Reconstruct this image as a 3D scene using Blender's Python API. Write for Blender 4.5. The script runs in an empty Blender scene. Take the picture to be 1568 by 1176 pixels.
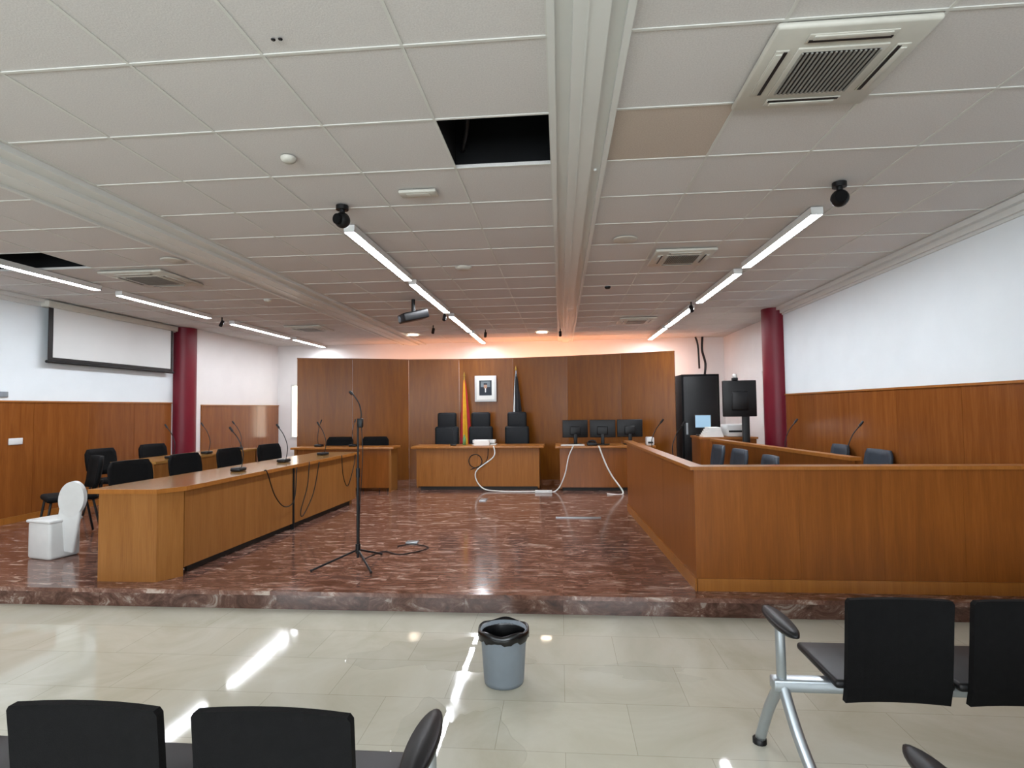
import bpy, bmesh, math, random
from mathutils import Matrix, Vector
random.seed(7)
S=bpy.context.scene
try:
    S.view_settings.view_transform='Standard'
    S.view_settings.look='None'
except Exception: pass

# ------------------------------------------------------------ materials
def lin(c):
    if isinstance(c,str):
        c=[int(c[i:i+2],16)/255 for i in (0,2,4)]
    return tuple((v/12.92 if v<=0.04045 else ((v+0.055)/1.055)**2.4) for v in c)+(1,)
def newmat(name):
    m=bpy.data.materials.new(name); m.use_nodes=True
    nt=m.node_tree; b=nt.nodes['Principled BSDF']
    return m,nt,b
def N(nt,t,**kw):
    n=nt.nodes.new(t)
    for k,v in kw.items():
        if k in n.inputs: n.inputs[k].default_value=v
        else: setattr(n,k,v)
    return n
def ramp(nt,fac,stops):
    r=nt.nodes.new('ShaderNodeValToRGB')
    el=r.color_ramp.elements
    while len(el)<len(stops): el.new(0.5)
    for e,(p,c) in zip(el,stops): e.position=p; e.color=lin(c) if isinstance(c,str) else c
    nt.links.new(fac,r.inputs[0]); return r
def mapped(nt,scale=(1,1,1),rot=(0,0,0)):
    tc=nt.nodes.new('ShaderNodeTexCoord'); mp=nt.nodes.new('ShaderNodeMapping')
    mp.inputs['Scale'].default_value=scale; mp.inputs['Rotation'].default_value=rot
    nt.links.new(tc.outputs['Object'],mp.inputs[0]); return mp.outputs[0]
def shade(c,f):
    l=lin(c); return tuple(min(1,v*f) for v in l[:3])+(1,)
def mat(name,col,rough=.5,metal=0,var=.08,scale=12,bump=0,coat=0,trans=0,spec=.5):
    m,nt,b=newmat(name)
    v=mapped(nt); n=N(nt,'ShaderNodeTexNoise',Scale=scale,Detail=4.0)
    nt.links.new(v,n.inputs['Vector'])
    r=ramp(nt,n.outputs[0],[(.3,shade(col,1-var)),(.7,shade(col,1+var))])
    nt.links.new(r.outputs[0],b.inputs['Base Color'])
    b.inputs['Roughness'].default_value=rough; b.inputs['Metallic'].default_value=metal
    b.inputs['Coat Weight'].default_value=coat; b.inputs['Specular IOR Level'].default_value=spec
    b.inputs['Transmission Weight'].default_value=trans
    if bump:
        bp=N(nt,'ShaderNodeBump',Strength=bump,Distance=.003)
        n2=N(nt,'ShaderNodeTexNoise',Scale=scale*12,Detail=3.0); nt.links.new(v,n2.inputs['Vector'])
        nt.links.new(n2.outputs[0],bp.inputs['Height']); nt.links.new(bp.outputs[0],b.inputs['Normal'])
    return m
def emis(name,col,s):
    m,nt,b=newmat(name)
    b.inputs['Base Color'].default_value=lin(col)
    b.inputs['Emission Color'].default_value=lin(col); b.inputs['Emission Strength'].default_value=s
    return m
def wood(name,dark,mid,light,rough=.25,coat=.3,grain=(9,9,.7),tint=.16,spec=.35):
    m,nt,b=newmat(name)
    v=mapped(nt,grain)
    n=N(nt,'ShaderNodeTexNoise',Scale=1.6,Detail=7.0,Roughness=.6,Distortion=.5); nt.links.new(v,n.inputs['Vector'])
    v2=mapped(nt,(grain[0]*12,grain[1]*12,grain[2]*5))
    n2=N(nt,'ShaderNodeTexNoise',Scale=1.5,Detail=3.0); nt.links.new(v2,n2.inputs['Vector'])
    mx=N(nt,'ShaderNodeMix',Factor=.35); nt.links.new(n.outputs[0],mx.inputs[2]); nt.links.new(n2.outputs[0],mx.inputs[3])
    r=ramp(nt,mx.outputs[0],[(.25,dark),(.5,mid),(.75,light)])
    g=nt.nodes.new('ShaderNodeNewGeometry')
    mr=N(nt,'ShaderNodeMapRange'); mr.inputs[3].default_value=1-tint; mr.inputs[4].default_value=1+tint
    nt.links.new(g.outputs['Random Per Island'],mr.inputs[0])
    hs=nt.nodes.new('ShaderNodeHueSaturation'); nt.links.new(mr.outputs[0],hs.inputs['Value']); nt.links.new(r.outputs[0],hs.inputs['Color'])
    nt.links.new(hs.outputs[0],b.inputs['Base Color'])
    b.inputs['Roughness'].default_value=rough; b.inputs['Coat Weight'].default_value=coat; b.inputs['Coat Roughness'].default_value=.15
    b.inputs['Specular IOR Level'].default_value=spec
    return m

M={}
M['cherry']=wood('cherry_veneer','6b3a18','7c481f','8e5628',.2,.25,tint=.05)
M['panel']=wood('back_panel_veneer','62340e','744210','844e18',.3,.04,tint=.05,spec=.18)
M['bench']=wood('bench_cherry','6d3e17','80491b','905624',.32,.06,tint=.05,spec=.25)
M['beech']=wood('beech_veneer','77481f','8b5b2c','996737',.35,.06,tint=.04,spec=.25)
M['judge']=wood('judge_desk_veneer','784719','8c5620','9b632c',.4,.0,tint=.04,spec=.2)
M['beechtop']=wood('beech_top','8d6538','a0763f','ac834f',.16,.45,grain=(9,.7,9),tint=.04)
M['edge']=wood('beech_edge','83501e','985f27','a66c31',.3,.15,tint=.04)
M['wall']=mat('white_wall_paint','dce4e8',.7,var=.02,scale=3,bump=.1)
M['wallback']=mat('back_wall_paint','dddad8',.75,var=.02,scale=3)
M['trimw']=mat('white_moulding','d2d4d2',.5,var=.02)
M['tbar']=mat('ceiling_tbar','ccccc6',.7,var=.02)
M['race']=mat('raceway_enamel','d2d4d0',.4,var=.02,scale=2)
M['column']=mat('crimson_column_paint','681021',.4,var=.05,scale=3,spec=.3)
M['black']=mat('black_plastic','0a0a0c',.45,var=.2,spec=.35)
M['blackmesh']=mat('black_mesh_fabric','0a0a0b',.8,var=.25,scale=40,bump=.5,spec=.15)
M['navy']=mat('dark_navy_leather','0a0e13',.6,var=.2,spec=.3)
M['slate']=mat('slate_chair_fabric','26303b',.6,var=.1)
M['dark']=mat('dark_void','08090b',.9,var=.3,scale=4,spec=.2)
M['kick']=mat('toe_kick','181008',.6)
M['alu']=mat('aluminium','a9b0b5',.35,metal=.8,var=.05)
M['grey']=mat('grey_bin_plastic','7d868e',.5,var=.04)
M['bag']=mat('black_bin_bag','0a0a0b',.25,var=.3,scale=20)
M['white']=mat('white_plastic','d0d1cf',.4,var=.03)
M['paper']=mat('paper','e4e4e0',.7,var=.02)
M['screen']=mat('projection_fabric','d0d2d1',.8,var=.02,scale=2)
M['acw']=mat('ac_plastic','bcbab0',.5,var=.04)
M['acgrill']=mat('ac_grille','85857f',.5)
M['monblue']=emis('lit_monitor','7f9fb4',.6)
M['red']=mat('flag_red','a5141c',.7)
M['yellow']=mat('flag_yellow','d09a18',.7)
M['flagdark']=mat('flag_black','0e1016',.7)
M['skin']=mat('portrait_skin','b08a72',.7)
M['suit']=mat('portrait_suit','1d2530',.7)
M['photo']=mat('portrait_ground','6f7a80',.6,var=.3,scale=6)
M['gold']=mat('brass','b08d3e',.3,metal=.9)
M['cord']=mat('white_cable','d8d8d2',.5)
M['led']=emis('led_tube','f4f8ff',80)
M['down']=emis('downlight_disc','ffe9cf',14)
M['glass']=emis('daylight_glazing','fff3e0',2.6)
M['winglow']=emis('window_daylight','f2f7ff',3)  # glow for the panes added behind the viewer as fill
M['green']=mat('bottle_plastic','5d8a5a',.3)

# ceiling tile
def ceilmat(name,c1,c2):
    m,nt,b=newmat(name)
    v=mapped(nt); n=N(nt,'ShaderNodeTexNoise',Scale=140.0,Detail=3.0); nt.links.new(v,n.inputs['Vector'])
    r=ramp(nt,n.outputs[0],[(.3,c1),(.7,c2)])
    g=nt.nodes.new('ShaderNodeNewGeometry')
    mr=N(nt,'ShaderNodeMapRange'); mr.inputs[3].default_value=.97; mr.inputs[4].default_value=1.02
    nt.links.new(g.outputs['Random Per Island'],mr.inputs[0])
    hs=nt.nodes.new('ShaderNodeHueSaturation'); nt.links.new(mr.outputs[0],hs.inputs['Value']); nt.links.new(r.outputs[0],hs.inputs['Color'])
    nt.links.new(hs.outputs[0],b.inputs['Base Color']); b.inputs['Roughness'].default_value=.85
    bp=N(nt,'ShaderNodeBump',Strength=.2,Distance=.003); nt.links.new(n.outputs[0],bp.inputs['Height']); nt.links.new(bp.outputs[0],b.inputs['Normal'])
    return m
M['tile']=ceilmat('mineral_tile','c2bfbc','d0cdca')
M['stain']=ceilmat('stained_tile','b4a698','c2b5a8')

# floor
def floormat(name,k=1.0,wet=False):
    m,nt,b=newmat(name)
    v=mapped(nt)
    n=N(nt,'ShaderNodeTexNoise',Scale=1.3,Detail=8.0,Roughness=.6,Distortion=1.2); nt.links.new(v,n.inputs['Vector'])
    r=ramp(nt,n.outputs[0],[(.3,shade('bcb8a5',k)),(.5,shade('c8c5b5',k)),(.7,shade('d1cfc2',k))])
    br=nt.nodes.new('ShaderNodeTexBrick'); nt.links.new(v,br.inputs['Vector'])
    br.inputs['Scale'].default_value=1; br.inputs['Mortar Size'].default_value=.0016; br.inputs['Mortar Smooth'].default_value=.1
    br.inputs['Brick Width'].default_value=.62; br.inputs['Row Height'].default_value=.42
    br.inputs['Color1'].default_value=(.95,.95,.94,1); br.inputs['Color2'].default_value=(1.02,1.02,1.01,1); br.inputs['Mortar'].default_value=(.7,.68,.64,1)
    mx=N(nt,'ShaderNodeMix',data_type='RGBA',blend_type='MULTIPLY'); mx.inputs[0].default_value=1
    nt.links.new(r.outputs[0],mx.inputs[6]); nt.links.new(br.outputs[0],mx.inputs[7]); nt.links.new(mx.outputs[2],b.inputs['Base Color'])
    n2=N(nt,'ShaderNodeTexNoise',Scale=1.5,Detail=3.0,Distortion=.4); nt.links.new(v,n2.inputs['Vector'])
    if wet: b.inputs['Roughness'].default_value=.015
    else:
        r2=ramp(nt,n2.outputs[0],[(.38,(.045,.045,.045,1)),(.6,(.09,.09,.09,1))]); nt.links.new(r2.outputs[0],b.inputs['Roughness'])
    n3=N(nt,'ShaderNodeTexNoise',Scale=4.0 if not wet else 9,Detail=1.0); nt.links.new(v,n3.inputs['Vector'])
    bp=N(nt,'ShaderNodeBump',Strength=.012 if not wet else .015,Distance=.01); nt.links.new(n3.outputs[0],bp.inputs['Height']); nt.links.new(bp.outputs[0],b.inputs['Normal'])
    return m
M['floor']=floormat('cream_marble_floor')
M['wet']=floormat('wet_marble_film',.93,True)
def marble(name,sc,dim=1.0,vert=False):
    m,nt,b=newmat(name)
    v=mapped(nt)
    br=nt.nodes.new('ShaderNodeTexBrick')
    vv=mapped(nt,rot=(math.radians(90),0,0)) if vert else v
    nt.links.new(vv,br.inputs['Vector'])
    br.inputs['Scale'].default_value=1; br.inputs['Mortar Size'].default_value=.0012
    br.inputs['Brick Width'].default_value=.4 if not vert else .72; br.inputs['Row Height'].default_value=.2 if not vert else .5
    br.inputs['Color1'].default_value=(.3,.3,.3,1); br.inputs['Color2'].default_value=(1,1,1,1); br.inputs['Mortar'].default_value=(.25,.25,.25,1)
    sepadd=N(nt,'ShaderNodeVectorMath',operation='MULTIPLY_ADD'); nt.links.new(br.outputs[0],sepadd.inputs[0]); sepadd.inputs[1].default_value=(7,5,3)
    mp=N(nt,'ShaderNodeMapping'); mp.inputs['Scale'].default_value=sc; tc=nt.nodes.new('ShaderNodeTexCoord')
    nt.links.new(tc.outputs['Object'],mp.inputs[0]); nt.links.new(mp.outputs[0],sepadd.inputs[2])
    n=N(nt,'ShaderNodeTexNoise',Scale=1.0,Detail=9.0,Roughness=.74,Distortion=1.0); nt.links.new(sepadd.outputs[0],n.inputs['Vector'])
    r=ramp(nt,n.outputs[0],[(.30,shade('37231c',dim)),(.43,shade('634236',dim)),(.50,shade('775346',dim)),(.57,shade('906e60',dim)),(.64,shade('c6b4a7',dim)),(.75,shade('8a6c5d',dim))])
    nt.links.new(r.outputs[0],b.inputs['Base Color']); b.inputs['Roughness'].default_value=.13
    n2=N(nt,'ShaderNodeTexNoise',Scale=3.0); nt.links.new(v,n2.inputs['Vector'])
    bp=N(nt,'ShaderNodeBump',Strength=.08,Distance=.01); nt.links.new(n2.outputs[0],bp.inputs['Height']); nt.links.new(bp.outputs[0],b.inputs['Normal'])
    return m
M['marble']=marble('red_marble_tiles',(3.6,12,4),.9)
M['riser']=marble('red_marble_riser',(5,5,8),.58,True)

# ------------------------------------------------------------ mesh builder
class B:
    def __init__(s,name): s.n=name; s.v=[]; s.f=[]; s.m=[]; s.sm=[]; s.mats=[]; s.T=Matrix.Identity(4)
    def mi(s,k):
        if k not in s.mats: s.mats.append(k)
        return s.mats.index(k)
    def add(s,vs,fs,k,smooth=False):
        o=len(s.v); s.v+= [tuple(s.T@Vector(p)) for p in vs]
        i=s.mi(k)
        for f in fs: s.f.append(tuple(o+a for a in f)); s.m.append(i); s.sm.append(smooth)
    def box(s,x0,x1,y0,y1,z0,z1,k,bev=0,seg=2):
        if bev<=0:
            vs=[(x0,y0,z0),(x1,y0,z0),(x1,y1,z0),(x0,y1,z0),(x0,y0,z1),(x1,y0,z1),(x1,y1,z1),(x0,y1,z1)]
            s.add(vs,[(0,3,2,1),(4,5,6,7),(0,1,5,4),(1,2,6,5),(2,3,7,6),(3,0,4,7)],k)
        else:
            bm=bmesh.new(); bmesh.ops.create_cube(bm,size=1)
            for v in bm.verts: v.co=Vector(((x0+x1)/2+v.co.x*(x1-x0),(y0+y1)/2+v.co.y*(y1-y0),(z0+z1)/2+v.co.z*(z1-z0)))
            bmesh.ops.bevel(bm,geom=bm.edges[:],offset=bev,segments=seg,affect='EDGES',profile=.5)
            bm.verts.index_update()
            s.add([tuple(v.co) for v in bm.verts],[tuple(v.index for v in f.verts) for f in bm.faces],k,True); bm.free()
    def prism(s,pts,z0,z1,k):
        n=len(pts); vs=[(x,y,z0) for x,y in pts]+[(x,y,z1) for x,y in pts]
        fs=[tuple(range(n))[::-1],tuple(range(n,2*n))]+[(i,(i+1)%n,n+(i+1)%n,n+i) for i in range(n)]
        s.add(vs,fs,k)
    def cyl(s,p0,p1,r0,k,r1=None,n=16):
        r1=r0 if r1 is None else r1
        p0=Vector(p0);p1=Vector(p1);d=(p1-p0).normalized()
        a=d.orthogonal().normalized(); b=d.cross(a)
        vs=[];
        for p,r in((p0,r0),(p1,r1)):
            for i in range(n):
                t=2*math.pi*i/n; vs.append(tuple(p+a*(r*math.cos(t))+b*(r*math.sin(t))))
        s.add(vs,[(i,(i+1)%n,n+(i+1)%n,n+i) for i in range(n)],k,True)
        s.add(vs,[tuple(range(n))[::-1],tuple(range(n,2*n))],k)
    def lathe(s,prof,k,c=(0,0,0),n=28,sx=1,sy=1):
        vs=[];fs=[]
        for r,z in prof:
            for i in range(n):
                t=2*math.pi*i/n; vs.append((c[0]+sx*r*math.cos(t),c[1]+sy*r*math.sin(t),c[2]+z))
        for j in range(len(prof)-1):
            for i in range(n): fs.append((j*n+i,j*n+(i+1)%n,(j+1)*n+(i+1)%n,(j+1)*n+i))
        s.add(vs,fs,k,True)
    def sph(s,c,r,k,sz=1,n=16):
        s.lathe([(r*math.sin(math.pi*j/10)+1e-5,-r*sz*math.cos(math.pi*j/10)) for j in range(11)],k,c,n)
    def tube(s,pts,r,k,n=8,sub=6):
        P=[Vector(p) for p in pts]; Q=[]
        for i in range(len(P)-1):
            a=P[max(i-1,0)];b=P[i];c=P[i+1];d=P[min(i+2,len(P)-1)]
            for j in range(sub):
                t=j/sub
                Q.append(.5*((2*b)+(c-a)*t+(2*a-5*b+4*c-d)*t*t+(3*b-a-3*c+d)*t**3))
        Q.append(P[-1]); vs=[];fs=[]; prev=None
        for i,q in enumerate(Q):
            d=(Q[min(i+1,len(Q)-1)]-Q[max(i-1,0)]).normalized()
            a=d.orthogonal().normalized() if prev is None else (prev-d*prev.dot(d)).normalized()
            prev=a; b=d.cross(a)
            for j in range(n):
                t=2*math.pi*j/n; vs.append(tuple(q+a*(r*math.cos(t))+b*(r*math.sin(t))))
        for i in range(len(Q)-1):
            for j in range(n): fs.append((i*n+j,i*n+(j+1)%n,(i+1)*n+(j+1)%n,(i+1)*n+j))
        fs.append(tuple(range(n))[::-1]); o=(len(Q)-1)*n; fs.append(tuple(range(o,o+n)))
        s.add(vs,fs,k,True)
    def mesh(s):
        me=bpy.data.meshes.new(s.n); me.from_pydata(s.v,[],s.f)
        for k in s.mats: me.materials.append(M[k])
        for p,i,sm in zip(me.polygons,s.m,s.sm): p.material_index=i; p.use_smooth=sm
        me.update(); return me
    def done(s,loc=(0,0,0),rz=0):
        o=bpy.data.objects.new(s.n,s.mesh()); S.collection.objects.link(o); o.location=loc; o.rotation_euler=(0,0,rz); return o
def inst(o,name,loc,rz=0):
    c=bpy.data.objects.new(name,o.data); S.collection.objects.link(c); c.location=loc; c.rotation_euler=(0,0,rz); return c

XL,XR,YB,YN,H=-6.83,3.43,12.7,-3.0,3.0
# ------------------------------------------------------------ shell
b=B('floor'); b.box(XL-.2,XR+.4,YN-.2,YB+.2,-.1,0,'floor'); b.done()
b=B('floor_platform')
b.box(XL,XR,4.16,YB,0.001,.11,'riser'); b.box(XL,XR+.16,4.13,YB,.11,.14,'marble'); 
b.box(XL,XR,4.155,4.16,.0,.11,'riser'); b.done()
# thin water film on the floor
def blob(b,cx,cy,rx,ry,seed):
    rnd=random.Random(seed); ph=[rnd.uniform(0,6.28) for _ in range(6)]; n=96
    pts=[]
    for i in range(n):
        t=2*math.pi*i/n; r=1+.20*math.sin(2*t+ph[0])+.16*math.sin(3*t+ph[1])+.12*math.sin(5*t+ph[2])+.07*math.sin(9*t+ph[3])+.04*math.sin(17*t+ph[4])
        pts.append((cx+rx*r*math.cos(t),cy+ry*r*math.sin(t)))
    vs=[(cx,cy,.0012)]+[(x,y,.0012) for x,y in pts]+[(cx+(x-cx)*1.01,cy+(y-cy)*1.01,.0002) for x,y in pts]
    b.add(vs,[(0,1+i,1+(i+1)%n) for i in range(n)]+[(1+i,1+n+i,1+n+(i+1)%n,1+(i+1)%n) for i in range(n)],'wet')
for s_,(cx,cy,rx,ry) in enumerate(((-.75,3.45,.42,.26),(-.52,2.45,.24,.5),(.45,3.3,.3,.10))):
    b=B('water_puddle'); blob(b,cx,cy,rx,ry,s_+3); b.done()

b=B('wall_left'); b.box(XL-.2,XL,YN,9.6,0,3.3,'wall'); b.box(XL-.2,-6.6,9.6,YB,0,3.3,'wallback'); b.done()
b=B('wall_right'); b.box(XR,XR+.4,YN,9.15,0,3.3,'wall')
b.box(3.6,XR+.4,9.15,9.5,0,3.3,'wallback'); b.box(3.6,XR+.4,10.4,YB,0,3.3,'wallback'); b.box(3.6,XR+.4,9.5,10.4,0,1.1,'wallback'); b.box(3.6,XR+.4,9.5,10.4,2.1,3.3,'wallback'); b.done()
b=B('wall_back'); b.box(XL-.2,-6.28,YB,YB+.2,0,3.3,'wallback'); b.box(-5.9,XR+.4,YB,YB+.2,0,3.3,'wallback')
b.box(-6.28,-5.9,YB,YB+.2,0,.85,'wallback'); b.box(-6.28,-5.9,YB,YB+.2,2.1,3.3,'wallback'); b.done()
b=B('window_1'); b.box(-6.28,-5.9,YB+.1,YB+.12,.85,2.1,'glass')
for x in(-6.28,-5.93): b.box(x,x+.03,YB-.01,YB+.1,.85,2.1,'white')
b.box(-6.28,-5.9,YB-.03,YB+.1,.85,.88,'white'); b.box(-6.28,-5.9,YB-.01,YB+.1,2.07,2.1,'white'); b.done()
b=B('window_2'); b.box(3.7,3.72,9.5,10.4,1.1,2.1,'glass')
for y in(9.5,9.94,10.36): b.box(3.62,3.7,y,y+.04,1.1,2.1,'white')
b.box(3.58,3.7,9.5,10.4,1.1,1.13,'white'); b.box(3.62,3.7,9.5,10.4,2.07,2.1,'white'); b.done()
# wall behind the viewer; its three unseen glowing windows are added for fill light
b=B('wall_near')
b.box(XL-.2,XR+.4,YN-.2,YN,0,1.0,'wall'); b.box(XL-.2,XR+.4,YN-.2,YN,2.6,3.3,'wall')
for x0,x1 in((XL-.2,-6),(-3.4,-3.0),(-.4,0),(2.6,XR+.4)): b.box(x0,x1,YN-.2,YN,1.0,2.6,'wall')
b.done()
for i,(x0,x1) in enumerate(((-6,-3.4),(-3,-.4),(0,2.6))):
    b=B('window_%d'%(i+3)); b.box(x0,x1,YN-.16,YN-.15,1.0,2.6,'winglow')
    for x in(x0,(x0+x1)/2-.02,x1-.04): b.box(x,x+.04,YN-.15,YN-.1,1,2.6,'white')
    for z in(1.0,2.56): b.box(x0,x1,YN-.15,YN-.1,z,z+.04,'white')
    b.done()
    L=bpy.data.lights.new('window_daylight','AREA'); L.shape='RECTANGLE'; L.size=2.5; L.size_y=1.5; L.energy=120; L.color=(.86,.94,1)  # added fill lamp per rear window, lifts the ceiling and walls
    lo=bpy.data.objects.new('window_daylight',L); S.collection.objects.link(lo); lo.location=((x0+x1)/2,YN-.05,1.8); lo.rotation_euler=(math.radians(90),0,0)

# wainscots
def wains(name,pts,side,z0,z1,k='cherry',w=.9):
    b=B(name); (xa,ya),(xb,yb)=pts
    n=max(1,round((yb-ya)/w)); d=(yb-ya)/n
    for i in range(n):
        y0=ya+i*d+.002; y1=ya+(i+1)*d-.002
        b.box(min(xa,xa+side*.03),max(xa,xa+side*.03),y0,y1,z0,z1-.02,k)
    b.box(min(xa,xa+side*.045),max(xa,xa+side*.045),ya,yb,z1-.02,z1,'edge'); b.done()
wains('trim_wainscot_right',((XR,YN),(XR,4.1)),-1,0,1.66); wains('trim_wainscot_right',((XR,4.16),(XR,8.85)),-1,.14,1.66)
wains('trim_wainscot_left',((XL,YN),(XL,4.1)),1,0,1.66); wains('trim_wainscot_left',((XL,4.16),(XL,9.35)),1,.14,1.66)
wains('trim_wainscot_left',((-6.6,9.85),(-6.6,YB-.02)),1,.14,1.62)
b=B('baseboard_left'); b.box(XL+.03,XL+.045,4.2,9.35,.14,.22,'edge'); b.done()
# cornices
b=B('trim_cornice_right'); b.box(XR-.10,XR,YN,9.0,2.95,2.997,'trimw'); b.box(XR-.05,XR,YN,9.0,2.90,2.95,'trimw'); b.box(XR-.02,XR,YN,9.0,2.875,2.90,'trimw'); b.done()
b=B('trim_cornice_left'); b.box(XL,XL+.10,YN,9.4,2.95,2.997,'trimw'); b.box(XL,XL+.05,YN,9.4,2.90,2.95,'trimw'); b.done()
# columns
def column(x,y):
    b=B('round_column'); b.lathe([(.2,.14),(.2,2.997)],'column',(x,y,0),40); b.done()
column(3.38,9.12); column(-6.75,9.6)

# ------------------------------------------------------------ ceiling
b=B('ceiling'); g=B('trim_ceiling_grid')
def cells(xs,ys,holes=(),stain=()):
    for i in range(len(xs)-1):
        for j in range(len(ys)-1):
            x0,x1,y0,y1=xs[i],xs[i+1],ys[j],ys[j+1]
            cx,cy=(x0+x1)/2,(y0+y1)/2
            if any(a<cx<bb and c<cy<d for a,bb,c,d in holes): continue
            k='stain' if any(a<cx<bb and c<cy<d for a,bb,c,d in stain) else 'tile'
            b.box(x0,x1,y0,y1,3.0,3.02,k)
    for x in xs: g.box(x-.007,x+.007,ys[0],ys[-1],2.996,2.9995,'tbar')
    for y in ys: g.box(xs[0],xs[-1],y-.007,y+.007,2.9955,2.9995,'tbar')
def rows(y0): 
    r=[y0+.6*k for k in range(-20,20)]; r=[y for y in r if YN+.05<y<YB-.05]; return [YN]+r+[YB]
ra=rows(2.82); rc=rows(4.8)
cells([-3.03+.6*i for i in range(6)],ra,holes=[(-.63,-.03,2.82,3.42)])
cells([.3+.6*i for i in range(6)]+[3.75],ra,stain=[(.3,.9,2.82,3.42)])
cells([-7.0]+[-6.6+.6*i for i in range(6)],rc,holes=[(-6.0,-4.8,4.8,5.4)])
b.box(-3.6,-3.03,YN,YB,3.0,3.02,'tile'); b.box(-.03,.3,YN,YB,3.0,3.02,'tile')
b.done(); g.done()
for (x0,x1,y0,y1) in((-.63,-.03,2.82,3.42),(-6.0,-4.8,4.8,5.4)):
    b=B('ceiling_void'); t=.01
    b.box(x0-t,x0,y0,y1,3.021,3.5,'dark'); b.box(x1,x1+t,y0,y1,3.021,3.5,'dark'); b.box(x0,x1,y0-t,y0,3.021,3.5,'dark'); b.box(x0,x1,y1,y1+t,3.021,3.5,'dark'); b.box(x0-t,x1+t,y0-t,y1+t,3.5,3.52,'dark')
    b.tube([(x0+.05,y1-.02,3.1),(x0+.12,y0+.3,3.2),(x0+.02,y0+.02,3.3)],.015,'black'); b.done()
def raceway(x0,x1):
    b=B('ceiling_raceway'); w=x1-x0
    b.box(x0,x1,YN,YB,2.985,2.9995,'race')
    b.box(x0,x0+.03,YN,YB,2.965,2.985,'race'); b.box(x1-.03,x1,YN,YB,2.965,2.985,'race')
    b.box(x0+w*.3,x0+w*.72,YN,YB,2.955,2.985,'race'); b.box(x0+w*.46,x0+w*.48,YN,YB,2.95,2.955,'race'); b.done()
raceway(-.03,.30); raceway(-3.6,-3.06)

# linear lights
def striplight(x,segs,ymax=12.3):
    for y0,y1 in segs:
        b=B('linear_led_luminaire'); b.box(x-.045,x+.045,y0,y1,2.950,2.9925,'white')
        b.box(x-.045,x-.042,y0,y1,2.934,2.950,'white'); b.box(x+.042,x+.045,y0,y1,2.934,2.950,'white')
        b.box(x-.041,x+.041,y0+.012,y1-.012,2.934,2.9495,'led')
        b.box(x-.045,x+.045,y0,y0+.01,2.934,2.950,'white'); b.box(x-.045,x+.045,y1-.01,y1,2.934,2.950,'white'); b.done()
striplight(-1.68,((4.37,6.15),(6.33,8.33),(8.65,10.5),(10.7,12.4)))
striplight(1.96,((4.39,6.04),(6.3,8.05),(8.5,10.4),(10.6,12.4)))
striplight(-5.40,((3.4,6.14),(6.45,8.25),(8.85,10.8),(11.05,12.5)))
# ball speakers / cameras
def ballspk(x,y):
    b=B('ceiling_ball_speaker'); b.cyl((x,y,2.992),(x,y,2.96),.045,'black'); b.cyl((x,y,2.96),(x,y,2.93),.02,'black'); b.sph((x,y,2.885),.058,'black')
    b.cyl((x-.01,y-.04,2.88),(x-.02,y-.062,2.878),.038,'blackmesh'); b.done()
ballspk(-1.57,3.95); ballspk(1.90,3.92)
# AC cassettes
def cassette(cx,cy,s):
    b=B('ceiling_ac_cassette'); h=s/2; z=2.993
    b.box(cx-h,cx+h,cy-h,cy+h,2.965,z,'acw',.012)
    g0=h*.58
    b.box(cx-g0,cx+g0,cy-g0,cy+g0,2.958,2.966,'acw',.003)
    g1=h*.5; b.box(cx-g1,cx+g1,cy-g1,cy+g1,2.956,2.959,'black')
    n=16
    for i in range(n+1):
        x=cx-g1+2*g1*i/n; b.box(x-.004,x+.004,cy-g1,cy+g1,2.951,2.957,'acgrill')
    for k in range(4):
        a=k*math.pi/2; b.T=Matrix.Translation((cx,cy,0))@Matrix.Rotation(a,4,'Z')
        b.box(-h*.55,h*.55,h*.68,h*.86,2.960,2.966,'acw',.003); b.box(-h*.52,h*.52,h*.70,h*.75,2.958,2.961,'black'); b.box(-h*.48,h*.48,h*.755,h*.84,2.955,2.961,'acw',.002)
    b.T=Matrix.Identity(4); b.done()
cassette(1.18,2.53,.62); cassette(1.22,5.69,.58); cassette(1.33,9.85,.62); cassette(-4.5,5.86,.72); cassette(-4.52,9.85,.66)
# small ceiling devices
def disc(name,x,y,r,h,k='white'):
    b=B(name); b.lathe([(.001,-h),(r*.6,-h),(r*.85,-h*.7),(r,-h*.3),(r,0)],k,(x,y,2.993)); b.done()
disc('smoke_detector',-1.58,3.15,.045,.03,'acw'); disc('smoke_detector',-1.0,5.85,.09,.03,'acw'); disc('ceiling_speaker',.6,5.05,.11,.012,'acw'); disc('ceiling_speaker',-3.79,5.2,.11,.012,'acw')
disc('smoke_detector',-3.91,7.23,.05,.03,'acw'); disc('ceiling_sensor',.61,7.04,.04,.03,'black'); disc('ceiling_sensor',.24,3.5,.012,.02,'white')
disc('ceiling_sensor',-1.13,2.12,.009,.005,'black'); disc('ceiling_sensor',-1.10,2.12,.009,.005,'black')
b=B('emergency_light'); b.box(-1.08,-.82,3.7,3.81,2.97,2.993,'acw',.008); b.box(-1.03,-.87,3.72,3.79,2.966,2.972,'acw',.004); b.done()
for x,y in((-2.94,11.1),(-.34,11.16)):
    b=B('recessed_downlight'); b.lathe([(.13,-.0),(.13,-.012),(.11,-.014),(.108,-.004)],'white',(x,y,2.993)); b.cyl((x,y,2.987),(x,y,2.985),.108,'down',n=24); b.done()
b=B('ceiling_projector')
b.cyl((-1.98,7.5,2.992),(-1.98,7.5,2.8),.025,'black'); b.T=Matrix.Translation((-1.98,7.5,2.76))@Matrix.Rotation(.6,4,'Z')@Matrix.Rotation(-.25,4,'Y')
b.box(-.18,.18,-.14,.14,-.06,.06,'black',.02); b.cyl((-.19,.05,0),(-.15,.05,0),.04,'grey'); b.done()
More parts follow.
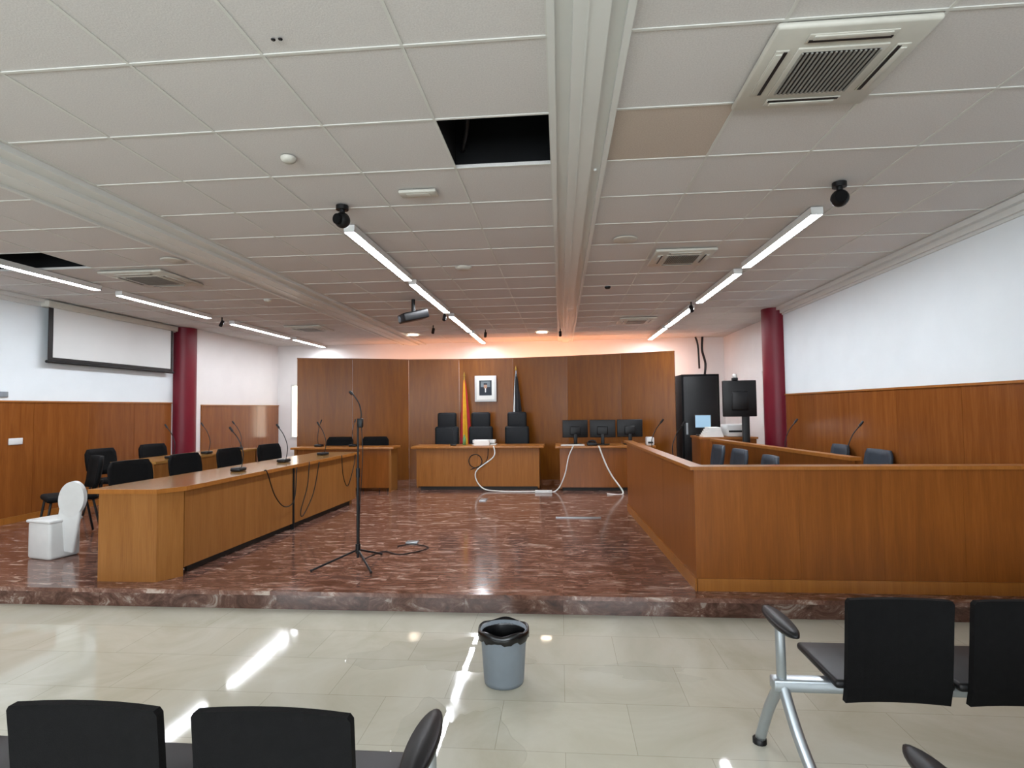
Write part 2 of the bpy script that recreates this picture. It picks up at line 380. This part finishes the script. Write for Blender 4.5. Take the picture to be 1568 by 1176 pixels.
def spot(x,y,s=.75):
    b=B('ceiling_spotlight'); b.cyl((x,y,2.992),(x,y,2.93),.01,'black'); b.cyl((x,y+.02,2.93),(x,y-.04,2.85),.03*s+.005,'black'); b.done()
for x,y in((-2.25,9.9),(-1.75,8.48),(-5.35,8.5),(1.9,8.25),(.02,10.7),(-1.4,10.6)): spot(x,y)

# ------------------------------------------------------------ wood back panel (concave)
pts=[(-4.81,9.96),(-3.89,10.3),(-2.92,10.7),(-1.96,10.85),(-.9,10.82),(.14,10.62),(1.1,10.33),(2.0,10.02)]
b=B('curved_wood_backdrop')
for (xa,ya),(xb,yb) in zip(pts,pts[1:]):
    d=Vector((xb-xa,yb-ya)).normalized(); n=Vector((-d.y,d.x))*.05; e=d*.002
    b.prism([(xa+e.x,ya+e.y),(xb-e.x,yb-e.y),(xb-e.x+n.x,yb-e.y+n.y),(xa+e.x+n.x,ya+e.y+n.y)],.14,2.44,'panel')
    b.prism([(xa,ya-.008),(xb,yb-.008),(xb+n.x,yb+n.y),(xa+n.x,ya+n.y)],2.44,2.46,'panel')
b.done()
# cove light behind backdrop
for x,e in((-3.2,12),(-.6,23),(1.6,14)):
    L=bpy.data.lights.new('cove_uplight','AREA'); L.shape='RECTANGLE'; L.size=2.2; L.size_y=.2; L.energy=e; L.color=(1,.36,.14)
    lo=bpy.data.objects.new('cove_uplight',L); S.collection.objects.link(lo); lo.location=(x,12.1,2.15); lo.rotation_euler=(math.radians(140),0,0)

# ------------------------------------------------------------ furniture
# judge desk
PZ=.14
b=B('judges_desk')
b.box(-2.36,-.40,9.38,9.8,PZ,.20,'kick')
b.box(-2.42,-1.392,9.33,9.36,.20,.835,'judge'); b.box(-1.388,-.36,9.33,9.36,.20,.835,'judge'); b.box(-2.42,-2.39,9.36,9.80,.17,.835,'judge'); b.box(-.39,-.36,9.36,9.80,.17,.835,'judge')
b.box(-2.49,-.28,9.23,9.82,.835,.87,'edge',.004); b.done()
b=B('clerk_desk')
b.box(.02,1.4,9.28,9.8,PZ,.20,'kick')
b.box(-.02,1.45,9.22,9.25,.20,.835,'bench'); b.box(-.02,.01,9.25,9.85,.17,.835,'beech'); b.box(1.42,1.45,9.25,9.85,.17,.835,'beech')
b.box(-.09,1.5,9.12,9.9,.835,.87,'edge',.004); b.done()
# left desk row 1
b=B('long_bench_desk')
o=[(-3.80,4.27),(-3.22,4.27),(-3.10,4.45),(-2.94,8.05),(-3.56,8.05),(-3.80,4.5)]
b.prism(o,.85,.88,'beechtop')
b.box(-3.74,-3.24,4.30,4.33,PZ,.85,'beech')
def slab(b,p,q,t,z0,z1,k):
    d=(Vector(q)-Vector(p)).normalized(); n=Vector((-d.y,d.x))*t
    b.prism([p,q,(q[0]+n.x,q[1]+n.y),(p[0]+n.x,p[1]+n.y)],z0,z1,k)
slab(b,(-3.24,4.30),(-3.13,4.47),.03,PZ,.85,'beech')
for i in range(2):
    ya=4.48+i*1.79; yb=ya+1.75; xa=-3.13+i*.073; 
    slab(b,(xa,ya),(xa+.073,yb),.03,.21,.85,'beech')
slab(b,(-3.19,4.6),(-3.05,7.95),.02,PZ,.21,'kick')
b.box(-3.09,-3.045,6.24,6.26,.14,.86,'black')
b.box(-3.60,-3.03,7.97,8.0,PZ,.85,'beech')
b.prism([(-3.805,4.262),(-3.215,4.262),(-3.092,4.445),(-2.932,8.055),(-2.945,8.055),(-3.105,4.45),(-3.22,4.275),(-3.805,4.275)],.845,.881,'edge')
b.done()
# left desk row 2
b=B('rear_bench_desk')
b.box(-5.6,-5.0,6.6,9.0,.85,.88,'beechtop'); b.box(-5.58,-5.03,6.62,6.65,PZ,.85,'beech'); b.box(-5.06,-5.03,6.65,8.98,PZ,.85,'beech'); b.box(-5.58,-5.03,8.95,8.98,PZ,.85,'beech'); b.done()
# far desk
b=B('side_desk')
b.box(-4.5,-2.74,9.08,9.5,.84,.875,'edge',.004); b.box(-4.45,-2.80,9.15,9.18,.2,.84,'bench'); b.box(-2.83,-2.79,9.12,9.48,PZ,.84,'beech'); b.box(-4.45,-4.41,9.12,9.48,PZ,.84,'beech'); b.done()
# right bench
b=B('jury_bench_enclosure')
A=(.86,7.5); Cn=(.98,4.30)
ztop=1.05
for i in range(3):
    t0=i/3;t1=(i+1)/3
    p=(Cn[0]+(A[0]-Cn[0])*t0,Cn[1]+(A[1]-Cn[1])*t0+.001); q=(Cn[0]+(A[0]-Cn[0])*t1,Cn[1]+(A[1]-Cn[1])*t1-.001)
    slab(b,p,q,-.035,PZ,ztop-.025,'bench')
xs=[.98,1.72,2.3,2.85,3.38]
for x0,x1 in zip(xs,xs[1:]): b.box(x0+.0006,x1-.0006,4.30,4.335,PZ,ztop-.025,'bench')
b.prism([(.945,4.26),(3.38,4.26),(3.38,4.40),(1.05,4.40),(.93,7.52),(.82,7.52)],ztop-.025,ztop,'edge')
b.box(.985,3.38,4.288,4.30,PZ,.23,'edge'); slab(b,(.967,4.29),(.848,7.5),-.012,PZ,.23,'edge')
b.prism([(1.03,4.34),(3.38,4.34),(3.38,4.75),(1.5,4.75),(1.38,7.4),(.92,7.4)],.86,.885,'beechtop')
b.box(.90,1.38,7.40,7.43,PZ,.86,'beech'); b.done()
b=B('inner_bench_desk')
slab(b,(2.44,5.0),(2.02,7.8),-.03,PZ,1.02,'bench'); b.prism([(2.42,4.98),(2.0,7.82),(2.10,7.83),(2.52,5.0)],1.02,1.05,'edge')
b.prism([(2.48,5.02),(2.07,7.78),(2.55,7.85),(2.96,5.02)],.85,.88,'beechtop'); b.box(2.06,2.55,7.78,7.81,PZ,.85,'beech'); b.done()

# ---- conference chair
def confchair(k='blackmesh'):
    b=B('conference_chair')
    b.box(-.23,.23,-.22,.22,.42,.48,k,.025)
    n=8; vs=[];fs=[]
    for j,(z,hw,yy) in enumerate([(.52,.20,-.21),(.60,.235,-.235),(.72,.245,-.25),(.81,.24,-.262),(.87,.20,-.268)]):
        for i in range(n+1):
            t=-1+2*i/n; vs.append((t*hw,yy+.05*t*t,z)); 
    m=n+1; c=len(vs)
    vs+= [(x,y-.035,z) for x,y,z in vs]
    for j in range(4):
        for i in range(n):
            a=j*m+i; fs.append((a,a+1,a+m+1,a+m)); fs.append((c+a+m,c+a+m+1,c+a+1,c+a))
    for i in range(n): fs.append((i+1,i,c+i,c+i+1)); a=4*m+i; fs.append((a,a+1,c+a+1,c+a))
    for j in range(4): a=j*m; fs.append((a,a+m,c+a+m,c+a)); a=j*m+n; fs.append((a+m,a,c+a,c+a+m))
    b.add(vs,fs,k,True)
    b.tube([(0,-.1,.42),(0,-.26,.42),(0,-.285,.6)],.018,'black')
    for sx in(-1,1):
        b.tube([(sx*.2,.18,.42),(sx*.23,.24,0.014)],.012,'black'); b.tube([(sx*.2,-.18,.42),(sx*.23,-.26,0.014)],.012,'black')
    return b
cc=confchair().done((-4.12,5.35,PZ),-math.pi/2-.15)
for x,y in((-4.12,6.2),(-4.1,7.05),(-4.0,7.85),(-5.98,7.15),(-5.98,8.1)): inst(cc,'conference_chair',(x,y,PZ),-math.pi/2-random.uniform(.0,.25))
for x,y in((-3.3,9.62),(-3.95,9.62)): inst(cc,'conference_chair',(x,y-.0,PZ),math.pi)
b=confchair('slate'); c2=b.done((1.72,6.4,PZ),math.pi/2)
for x,y in((1.68,7.1),(1.75,5.6),(3.12,6.3),(3.1,7.1)): inst(c2,'conference_chair',(x,y,PZ),math.pi/2+random.uniform(-.1,.1))
inst(cc,'conference_chair',(-5.35,5.75,PZ),math.pi/2+.9)

# ---- judge chair
def judgechair():
    b=B('judge_armchair')
    b.box(-.25,.25,-.25,.22,.42,.52,'navy',.035,3)
    b.box(-.225,.225,-.31,-.22,.56,1.02,'navy',.04,3); b.box(-.18,.18,-.33,-.25,.98,1.28,'navy',.04,3); b.box(-.1,.1,-.33,-.28,.44,.62,'black',.02)
    for sx in(-1,1):
        b.box(sx*.3-.03,sx*.3+.03,-.18,.18,.66,.70,'black',.015); b.tube([(sx*.3,-.1,.67),(sx*.31,-.05,.5),(sx*.2,0,.44)],.015,'black')
    b.cyl((0,0,.1),(0,0,.43),.03,'black')
    for i in range(5):
        a=i*2*math.pi/5+.3; b.tube([(0,0,.12),(.16*math.cos(a),.16*math.sin(a),.10),(.27*math.cos(a),.27*math.sin(a),.06)],.018,'black'); b.sph((.27*math.cos(a),.27*math.sin(a),.03),.028,'black')
    return b
jc=judgechair().done((-2.12,10.16,PZ),math.pi)
inst(jc,'judge_armchair',(-1.47,10.18,PZ),math.pi+.05); inst(jc,'judge_armchair',(-.82,10.14,PZ),math.pi-.06)

# ---- beam seating
def beamseat(xa,yb,n,arms,W=.40,P=.5,off=.16,zt=.75,za=.625):
    b=B('beam_seating')
    x=xa+off
    L=P*n
    b.box(xa-.02,x+L,yb+.12,yb+.18,.33,.38,'alu',.008)
    for i in range(n):
        x0=x+i*P; x1=x0+W
        rowsz=[(.34,.035),(.40,.02),(.55,.005),(zt-.08,-.005),(zt-.012,-.012),(zt,-.014)]
        vs=[];fs=[];q=6
        for (z,dy) in rowsz:
            hw=W/2 if z<zt-.005 else W/2-.008
            for j in range(q+1):
                t=-1+2*j/q; vs.append(((x0+x1)/2+t*hw,yb+dy+.018*(1-t*t),z))
        m=q+1;c=len(vs); vs+=[(a,bb+.025,cz) for a,bb,cz in vs]
        R=len(rowsz)
        for r in range(R-1):
            for j in range(q):
                a=r*m+j; fs.append((a,a+1,a+m+1,a+m)); fs.append((c+a+m,c+a+m+1,c+a+1,c+a))
        for j in range(q): fs.append((j+1,j,c+j,c+j+1)); a=(R-1)*m+j; fs.append((a,a+1,c+a+1,c+a))
        for r in range(R-1): a=r*m; fs.append((a,a+m,c+a+m,c+a)); a=r*m+q; fs.append((a+m,a,c+a,c+a+m))
        b.add(vs,fs,'blackmesh',False)
        b.box(x0-.03,x1+.03,yb+.045,yb+.42,.385,.42,'black',.015,3)
        b.box(x0+.05,x0+.09,yb+.05,yb+.15,.345,.39,'alu',.005); b.box(x1-.09,x1-.05,yb+.05,yb+.15,.345,.39,'alu',.005)
    for xx in arms:
        b.lathe([(.001,-.018),(.8,-.016),(1,-.004),(1,.006),(.85,.014),(.001,.016)],'black',(xx,yb+.10,za),28,.04,.17)
        b.tube([(xx+.01,yb+.13,za-.015),(xx+.012,yb+.13,.5),(xx+.02,yb+.15,.36)],.02,'alu')
    for xx in (xa+.02, xa+off+L-.04):
        b.tube([(xx+.0,yb+.15,.36),(xx-.01,yb+.27,.2),(xx-.03,yb+.34,.03)],.022,'alu'); b.tube([(xx,yb+.15,.36),(xx+.02,yb+.05,.2),(xx+.06,yb-.06,.03)],.024,'alu')
        b.lathe([(.03,0.0),(.03,.02),(.015,.03)],'black',(xx-.03,yb+.35,0),12); b.lathe([(.03,0.0),(.03,.02),(.015,.03)],'black',(xx+.06,yb-.07,0),12)
    return b.done()
beamseat(.87,2.3,4,(.87,2.86),W=.385,P=.455,off=.215)
beamseat(.84,1.24,4,(.84,),za=.65)
beamseat(-2.59,1.375,4,(-2.59,-.37),W=.41,P=.5,off=.16)

# ---- bins
b=B('waste_bin')
b.lathe([(.001,.004),(.106,.0),(.110,.02),(.126,.27),(.132,.28),(.132,.285),(.122,.285),(.105,.03),(.001,.02)],'grey',(-.33,3.14,0.002),36)
vs=[];fs=[];n=48
prof=[(.10,.10),(.118,.26),(.130,.297),(.139,.290),(.140,.262),(.136,.245)]
for j,(r,z) in enumerate(prof):
    for i in range(n):
        t=2*math.pi*i/n; w=random.uniform(-.010,.010) if j in(4,5) else 0
        rr=r+(abs(w)*.3); vs.append((-.33+rr*math.cos(t),3.14+rr*math.sin(t),z+w+(.006*math.sin(5*t) if j in(2,3) else 0)))
for j in range(len(prof)-1):
    for i in range(n): fs.append((j*n+i,j*n+(i+1)%n,(j+1)*n+(i+1)%n,(j+1)*n+i))
b.add(vs,fs,'bag',True); b.cyl((-.33,3.14,.095),(-.33,3.14,.10),.10,'bag',n=24); b.done()
b=B('swing_lid_bin'); b.T=Matrix.Translation((-4.80,5.02,PZ))@Matrix.Rotation(-.25,4,'Z')
b.box(-.17,.14,-.14,.14,.0,.35,'white',.03,3); b.box(-.18,.15,-.15,.15,.335,.365,'white',.012)
b.T=b.T@Matrix.Translation((.17,0,.30))@Matrix.Rotation(.22,4,'Y')@Matrix.Rotation(math.radians(20),4,'Z')
b.box(-.10,.10,-.02,.02,-.25,.2,'white',.015); b.T=b.T@Matrix.Diagonal((.95,1,1.35,1)); b.cyl((0,-.022,.19),(0,.022,.19),.125,'white',n=32); b.done()

# ---- microphone stand
b=B('microphone_stand'); x,y=-1.79,4.87
b.cyl((x,y,.24),(x,y,.95),.013,'black'); b.cyl((x,y,.95),(x+.0,y,1.42),.009,'black'); b.cyl((x,y,.24),(x,y,.32),.022,'black'); b.cyl((x,y,.90),(x,y,.98),.018,'black')
for ex,ey in((-2.1,4.62),(-1.58,4.60),(-1.68,5.18)):
    b.cyl((x,y,.27),(ex,ey,.155),.009,'black'); b.sph((ex,ey,.154),.013,'black')
b.cyl((x,y,.2),(x,y,.26),.012,'black')
b.tube([(x,y,1.38),(x+.03,y,1.44),(x+.01,y,1.55),(x-.05,y,1.64)],.006,'black'); b.cyl((x-.05,y,1.635),(x-.075,y,1.66),.013,'black')
b.box(x-.0,x+.045,y-.02,y+.02,1.34,1.42,'black',.008); b.tube([(x+.03,y,1.36),(x+.05,y-.02,1.1),(x+.02,y,.7),(x+.01,y,.4),(x+.02,y,.2)],.004,'black'); b.done()
b=B('floor_cable'); b.tube([(-1.8,5.0,.146),(-1.7,5.3,.146),(-1.5,5.2,.146),(-1.3,5.45,.146),(-1.5,5.6,.146),(-1.62,5.5,.146)],.005,'black'); b.done()
for x,y,w,d in((-1.52,5.68,.12,.09),(-1.15,8.3,.10,.22),(.2,7.0,.55,.04)):
    b=B('floor_socket_box'); b.box(x-w/2,x+w/2,y-d/2,y+d/2,PZ,.152,'alu',.003); b.done()

# ---- gooseneck mics
def goose():
    b=B('gooseneck_microphone'); b.box(-.065,.065,-.055,.055,0,.038,'black',.012)
    b.tube([(0,.03,.03),(0,.05,.18),(0,-.0,.32),(0,-.07,.41)],.005,'black'); b.cyl((0,-.065,.405),(0,-.10,.45),.011,'black'); return b
gm=goose().done((-3.3,5.55,.882),-math.pi/2)
for x,y,z in((-3.3,6.5,.882),(-3.25,7.5,.882),(-5.12,7.05,.882),(-5.12,7.8,.882),(-5.12,8.6,.882)): inst(gm,'gooseneck_microphone',(x,y,z),-math.pi/2+random.uniform(-.3,.3))
for x,y,z in((1.2,6.0,.886),(1.15,7.0,.886),(2.75,5.6,.881),(2.6,6.7,.881)): inst(gm,'gooseneck_microphone',(x,y,z),math.pi/2+random.uniform(-.3,.3))
for x in(-3.5,-4.1): inst(gm,'gooseneck_microphone',(x,9.3,.876),math.pi)
b=B('hanging_cable')
def fx(y): return -3.125+.0415*(y-4.5)+.06
for pl in ([(5.55,.885),(5.6,.86),(5.75,.6),(5.95,.45),(6.15,.5),(6.2,.85)],[(6.5,.885),(6.45,.6),(6.3,.35),(6.35,.28),(6.6,.5),(6.75,.86)],[(7.4,.885),(7.45,.6),(7.6,.45),(7.8,.7),(7.85,.86)]):
    b.tube([(fx(y),y,z) for y,z in pl],.006,'black')
b.done()

# ---- monitors
def monitor(name,w=.42,h=.29,k='black'):
    b=B(name); b.box(-w/2,w/2,-.02,.015,.12,.12+h,'black',.008); b.box(-w/2+.012,w/2-.012,.014,.018,.132,.12+h-.012,k)
    b.box(-.09,.09,-.05,-.015,.16,.16+h*.5,'black',.015); b.box(-.03,.03,-.05,-.02,.01,.2,'black',.008); b.box(-.11,.11,-.09,.08,0,.015,'black',.005); return b
mo=monitor('desktop_monitor').done((.24,9.45,.872),.1)
inst(mo,'desktop_monitor',(.69,9.42,.872),-.12)
inst(mo,'desktop_monitor',(1.14,9.5,.872),.05)
b=B('keyboard'); b.box(0,.38,9.16,9.28,.872,.89,'white',.005); b.done()
b=B('desk_telephone'); b.box(.42,.58,9.14,9.28,.872,.93,'black',.012); b.tube([(.44,9.16,.94),(.50,9.16,.955),(.56,9.16,.94)],.015,'black'); b.done()
b=B('label_printer'); b.box(1.37,1.49,9.2,9.36,.872,1.0,'white',.015); b.box(1.39,1.47,9.195,9.21,.90,.93,'black'); b.done()
b=B('paper_tray'); b.box(-1.5,-1.1,9.5,9.75,.872,.885,'paper'); b.box(-1.5,-1.12,9.55,9.75,.90,.955,'white',.005); b.box(-1.45,-1.2,9.4,9.5,.872,.95,'paper'); b.done()
b=B('water_bottle'); b.lathe([(.001,0),(.028,0),(.03,.1),(.012,.15),(.012,.17),(.001,.17)],'green',(-1.65,9.6,.872),14); b.done()
b=B('judge_microphone'); b.box(-1.85,-1.75,9.35,9.42,.872,.9,'black',.01); b.tube([(-1.8,9.4,.9),(-1.81,9.45,1.05),(-1.85,9.55,1.15)],.004,'black'); b.done()
b=B('looped_cable')
b.tube([(-1.42+.11*math.cos(t*.7),9.315,.62+.11*math.sin(t*.7)) for t in range(0,11)],.007,'black'); b.tube([(-1.2,9.31,.83),(-1.25,9.31,.6),(-1.5,9.315,.48)],.006,'black'); b.done()
b=B('floor_power_cable')
b.tube([(-1.1,9.2,.875),(-1.1,9.19,.7),(-1.4,9.21,.45),(-1.3,9.2,.2),(-1.0,9.12,.152),(-.4,9.1,.152),(-.1,9.12,.152),(.05,9.1,.4),(.12,9.09,.7),(.2,9.1,.88)],.010,'cord')
b.tube([(.6,9.09,.88),(.7,9.08,.6),(.8,9.06,.4),(.95,8.9,.152),(.7,8.85,.152)],.012,'cord'); b.done()
b=B('power_strip'); b.box(-.42,-.15,8.98,9.04,PZ,.185,'white',.006); b.done()

# ---- portrait
b=B('framed_portrait'); y=10.79
b.box(-1.64,-1.22,y-.03,y,1.62,2.12,'white',.006); b.box(-1.60,-1.26,y-.034,y-.03,1.66,2.08,'paper'); b.box(-1.55,-1.31,y-.037,y-.034,1.74,2.03,'suit')
b.box(-1.52,-1.34,y-.038,y-.037,1.90,2.01,'photo')
b.prism([(-1.53,y-.039),(-1.33,y-.039),(-1.33,y-.037),(-1.53,y-.037)],1.74,1.84,'suit')
b.box(-1.50,-1.36,y-.039,y-.037,1.84,1.88,'suit'); b.box(-1.46,-1.40,y-.04,y-.037,1.88,1.96,'skin'); b.box(-1.465,-1.395,y-.0405,y-.037,1.945,1.975,'suit'); b.box(-1.44,-1.42,y-.0405,y-.037,1.80,1.88,'paper'); b.done()
# ---- flags
def flag(x,y,seq,ztop,zlow,name='draped_flag',R0=.07,pole='gold'):
    b=B(name); b.cyl((x,y,.14),(x,y,ztop),.012,pole); b.lathe([(.14,0),(.14,.02),(.03,.05),(.02,.08)],'gold',(x,y,.14),20); b.lathe([(.001,.1),(.015,.05),(.02,.02),(.01,0)],'gold',(x,y,ztop),10)
    n=48;R=14;vs=[]
    for j in range(R+1):
        t=j/R; z=ztop-.06-(ztop-.06-zlow)*t; rr=.016+R0*t**.8
        for i in range(n):
            a=2*math.pi*i/n; r=rr*(1+.28*math.sin(5*a+t*1.5)); vs.append((x+.02*t+r*math.cos(a),y+.7*r*math.sin(a),z+.02*math.cos(3*a)*t))
    for i in range(n):
        k=seq[int(i/n*len(seq))]
        b.add(vs,[(j*n+i,j*n+(i+1)%n,(j+1)*n+(i+1)%n,(j+1)*n+i) for j in range(R)],k,True)
    b.done()
flag(-1.83,10.68,['red','red','yellow','red','red','red','red','red','yellow','yellow','red','red'],2.1,.82,R0=.085)
flag(-.83,10.65,['flagdark','flagdark','white','flagdark','flagdark','flagdark','flagdark','white','flagdark','flagdark','flagdark','flagdark'],2.2,.95,pole='alu',R0=.08)

# ---- projector screen (left wall)
b=B('projection_screen'); X=XL+.10
b.box(X-.08,X+.06,6.8,9.32,2.90,2.985,'acw',.012)
b.box(X,X+.006,6.86,9.26,2.20,2.92,'black'); b.box(X+.006,X+.009,6.93,9.20,2.24,2.90,'screen'); b.cyl((X+.004,6.84,2.18),(X+.004,9.28,2.18),.02,'black'); b.done()
b=B('wall_switch'); b.box(XL+.03,XL+.045,6.42,6.6,1.11,1.19,'white',.005); b.done()
b=B('wall_thermostat'); b.box(XL,XL+.02,6.25,6.42,1.7,1.77,'grey',.005); b.done()

# ---- rack, TV, etc.
b=B('server_rack_cabinet'); b.box(2.1,2.74,9.98,10.6,PZ,2.04,'dark',.01); b.box(2.13,2.71,9.97,9.985,.2,2.0,'black',.005); b.box(2.16,2.19,9.955,9.97,1.0,1.2,'alu'); b.done()
b=B('videoconference_display'); 
b.box(2.38,2.86,8.5,8.55,1.33,1.86,'black',.01); b.box(2.5,2.74,8.47,8.51,1.42,1.7,'black',.02)
b.box(2.66,2.76,8.52,8.58,.2,1.4,'black',.01); b.box(2.4,2.95,8.35,8.85,PZ,.19,'black',.01)
b.box(2.52,2.60,8.49,8.56,1.86,1.9,'black',.01); b.sph((2.56,8.52,1.925),.035,'white'); b.done()
b=B('equipment_table')
b.box(2.12,3.0,8.9,9.5,.98,1.01,'edge'); b.box(2.14,2.17,8.92,9.48,PZ,.98,'bench'); b.box(2.95,2.98,8.92,9.48,PZ,.98,'bench'); b.box(2.17,2.95,8.92,8.95,.3,.98,'bench'); b.done()
b=B('stacked_papers')
for i in range(5): b.box(2.2+.02*i,2.5-.01*i,8.95,9.2,1.011+.03*i,1.038+.03*i,'paper')
b.done()
b=B('laser_printer'); b.box(2.55,2.90,8.95,9.3,1.011,1.2,'white',.02); b.box(2.58,2.87,8.945,8.96,1.08,1.11,'black'); b.done()
monitor('lit_monitor',.26,.22,'monblue').done((2.3,9.38,1.011),math.pi-.2)
b=B('ceiling_cable'); b.tube([(3.1,12.5,2.99),(3.1,12.55,2.7),(3.15,12.5,2.4),(3.12,12.5,2.1)],.025,'black'); b.tube([(2.95,12.5,2.99),(3.0,12.5,2.8),(3.02,12.5,2.3)],.02,'black'); b.done()

# ------------------------------------------------------------ world & camera
w=bpy.data.worlds.new('world'); S.world=w; w.use_nodes=True
w.node_tree.nodes['Background'].inputs[0].default_value=(.8,.9,1,1); w.node_tree.nodes['Background'].inputs[1].default_value=.6
R = Matrix.Rotation(math.radians(4.87),4,'Z') @ Matrix.Rotation(math.radians(92.4),4,'X') @ Matrix.Rotation(math.radians(-0.67),4,'Z')
cd=bpy.data.cameras.new('camera'); cd.lens=19.8; cd.sensor_width=36; cd.clip_start=.05
co=bpy.data.objects.new('camera',cd); S.collection.objects.link(co)
co.matrix_world=Matrix.Translation((0,0,1.5))@R; S.camera=co
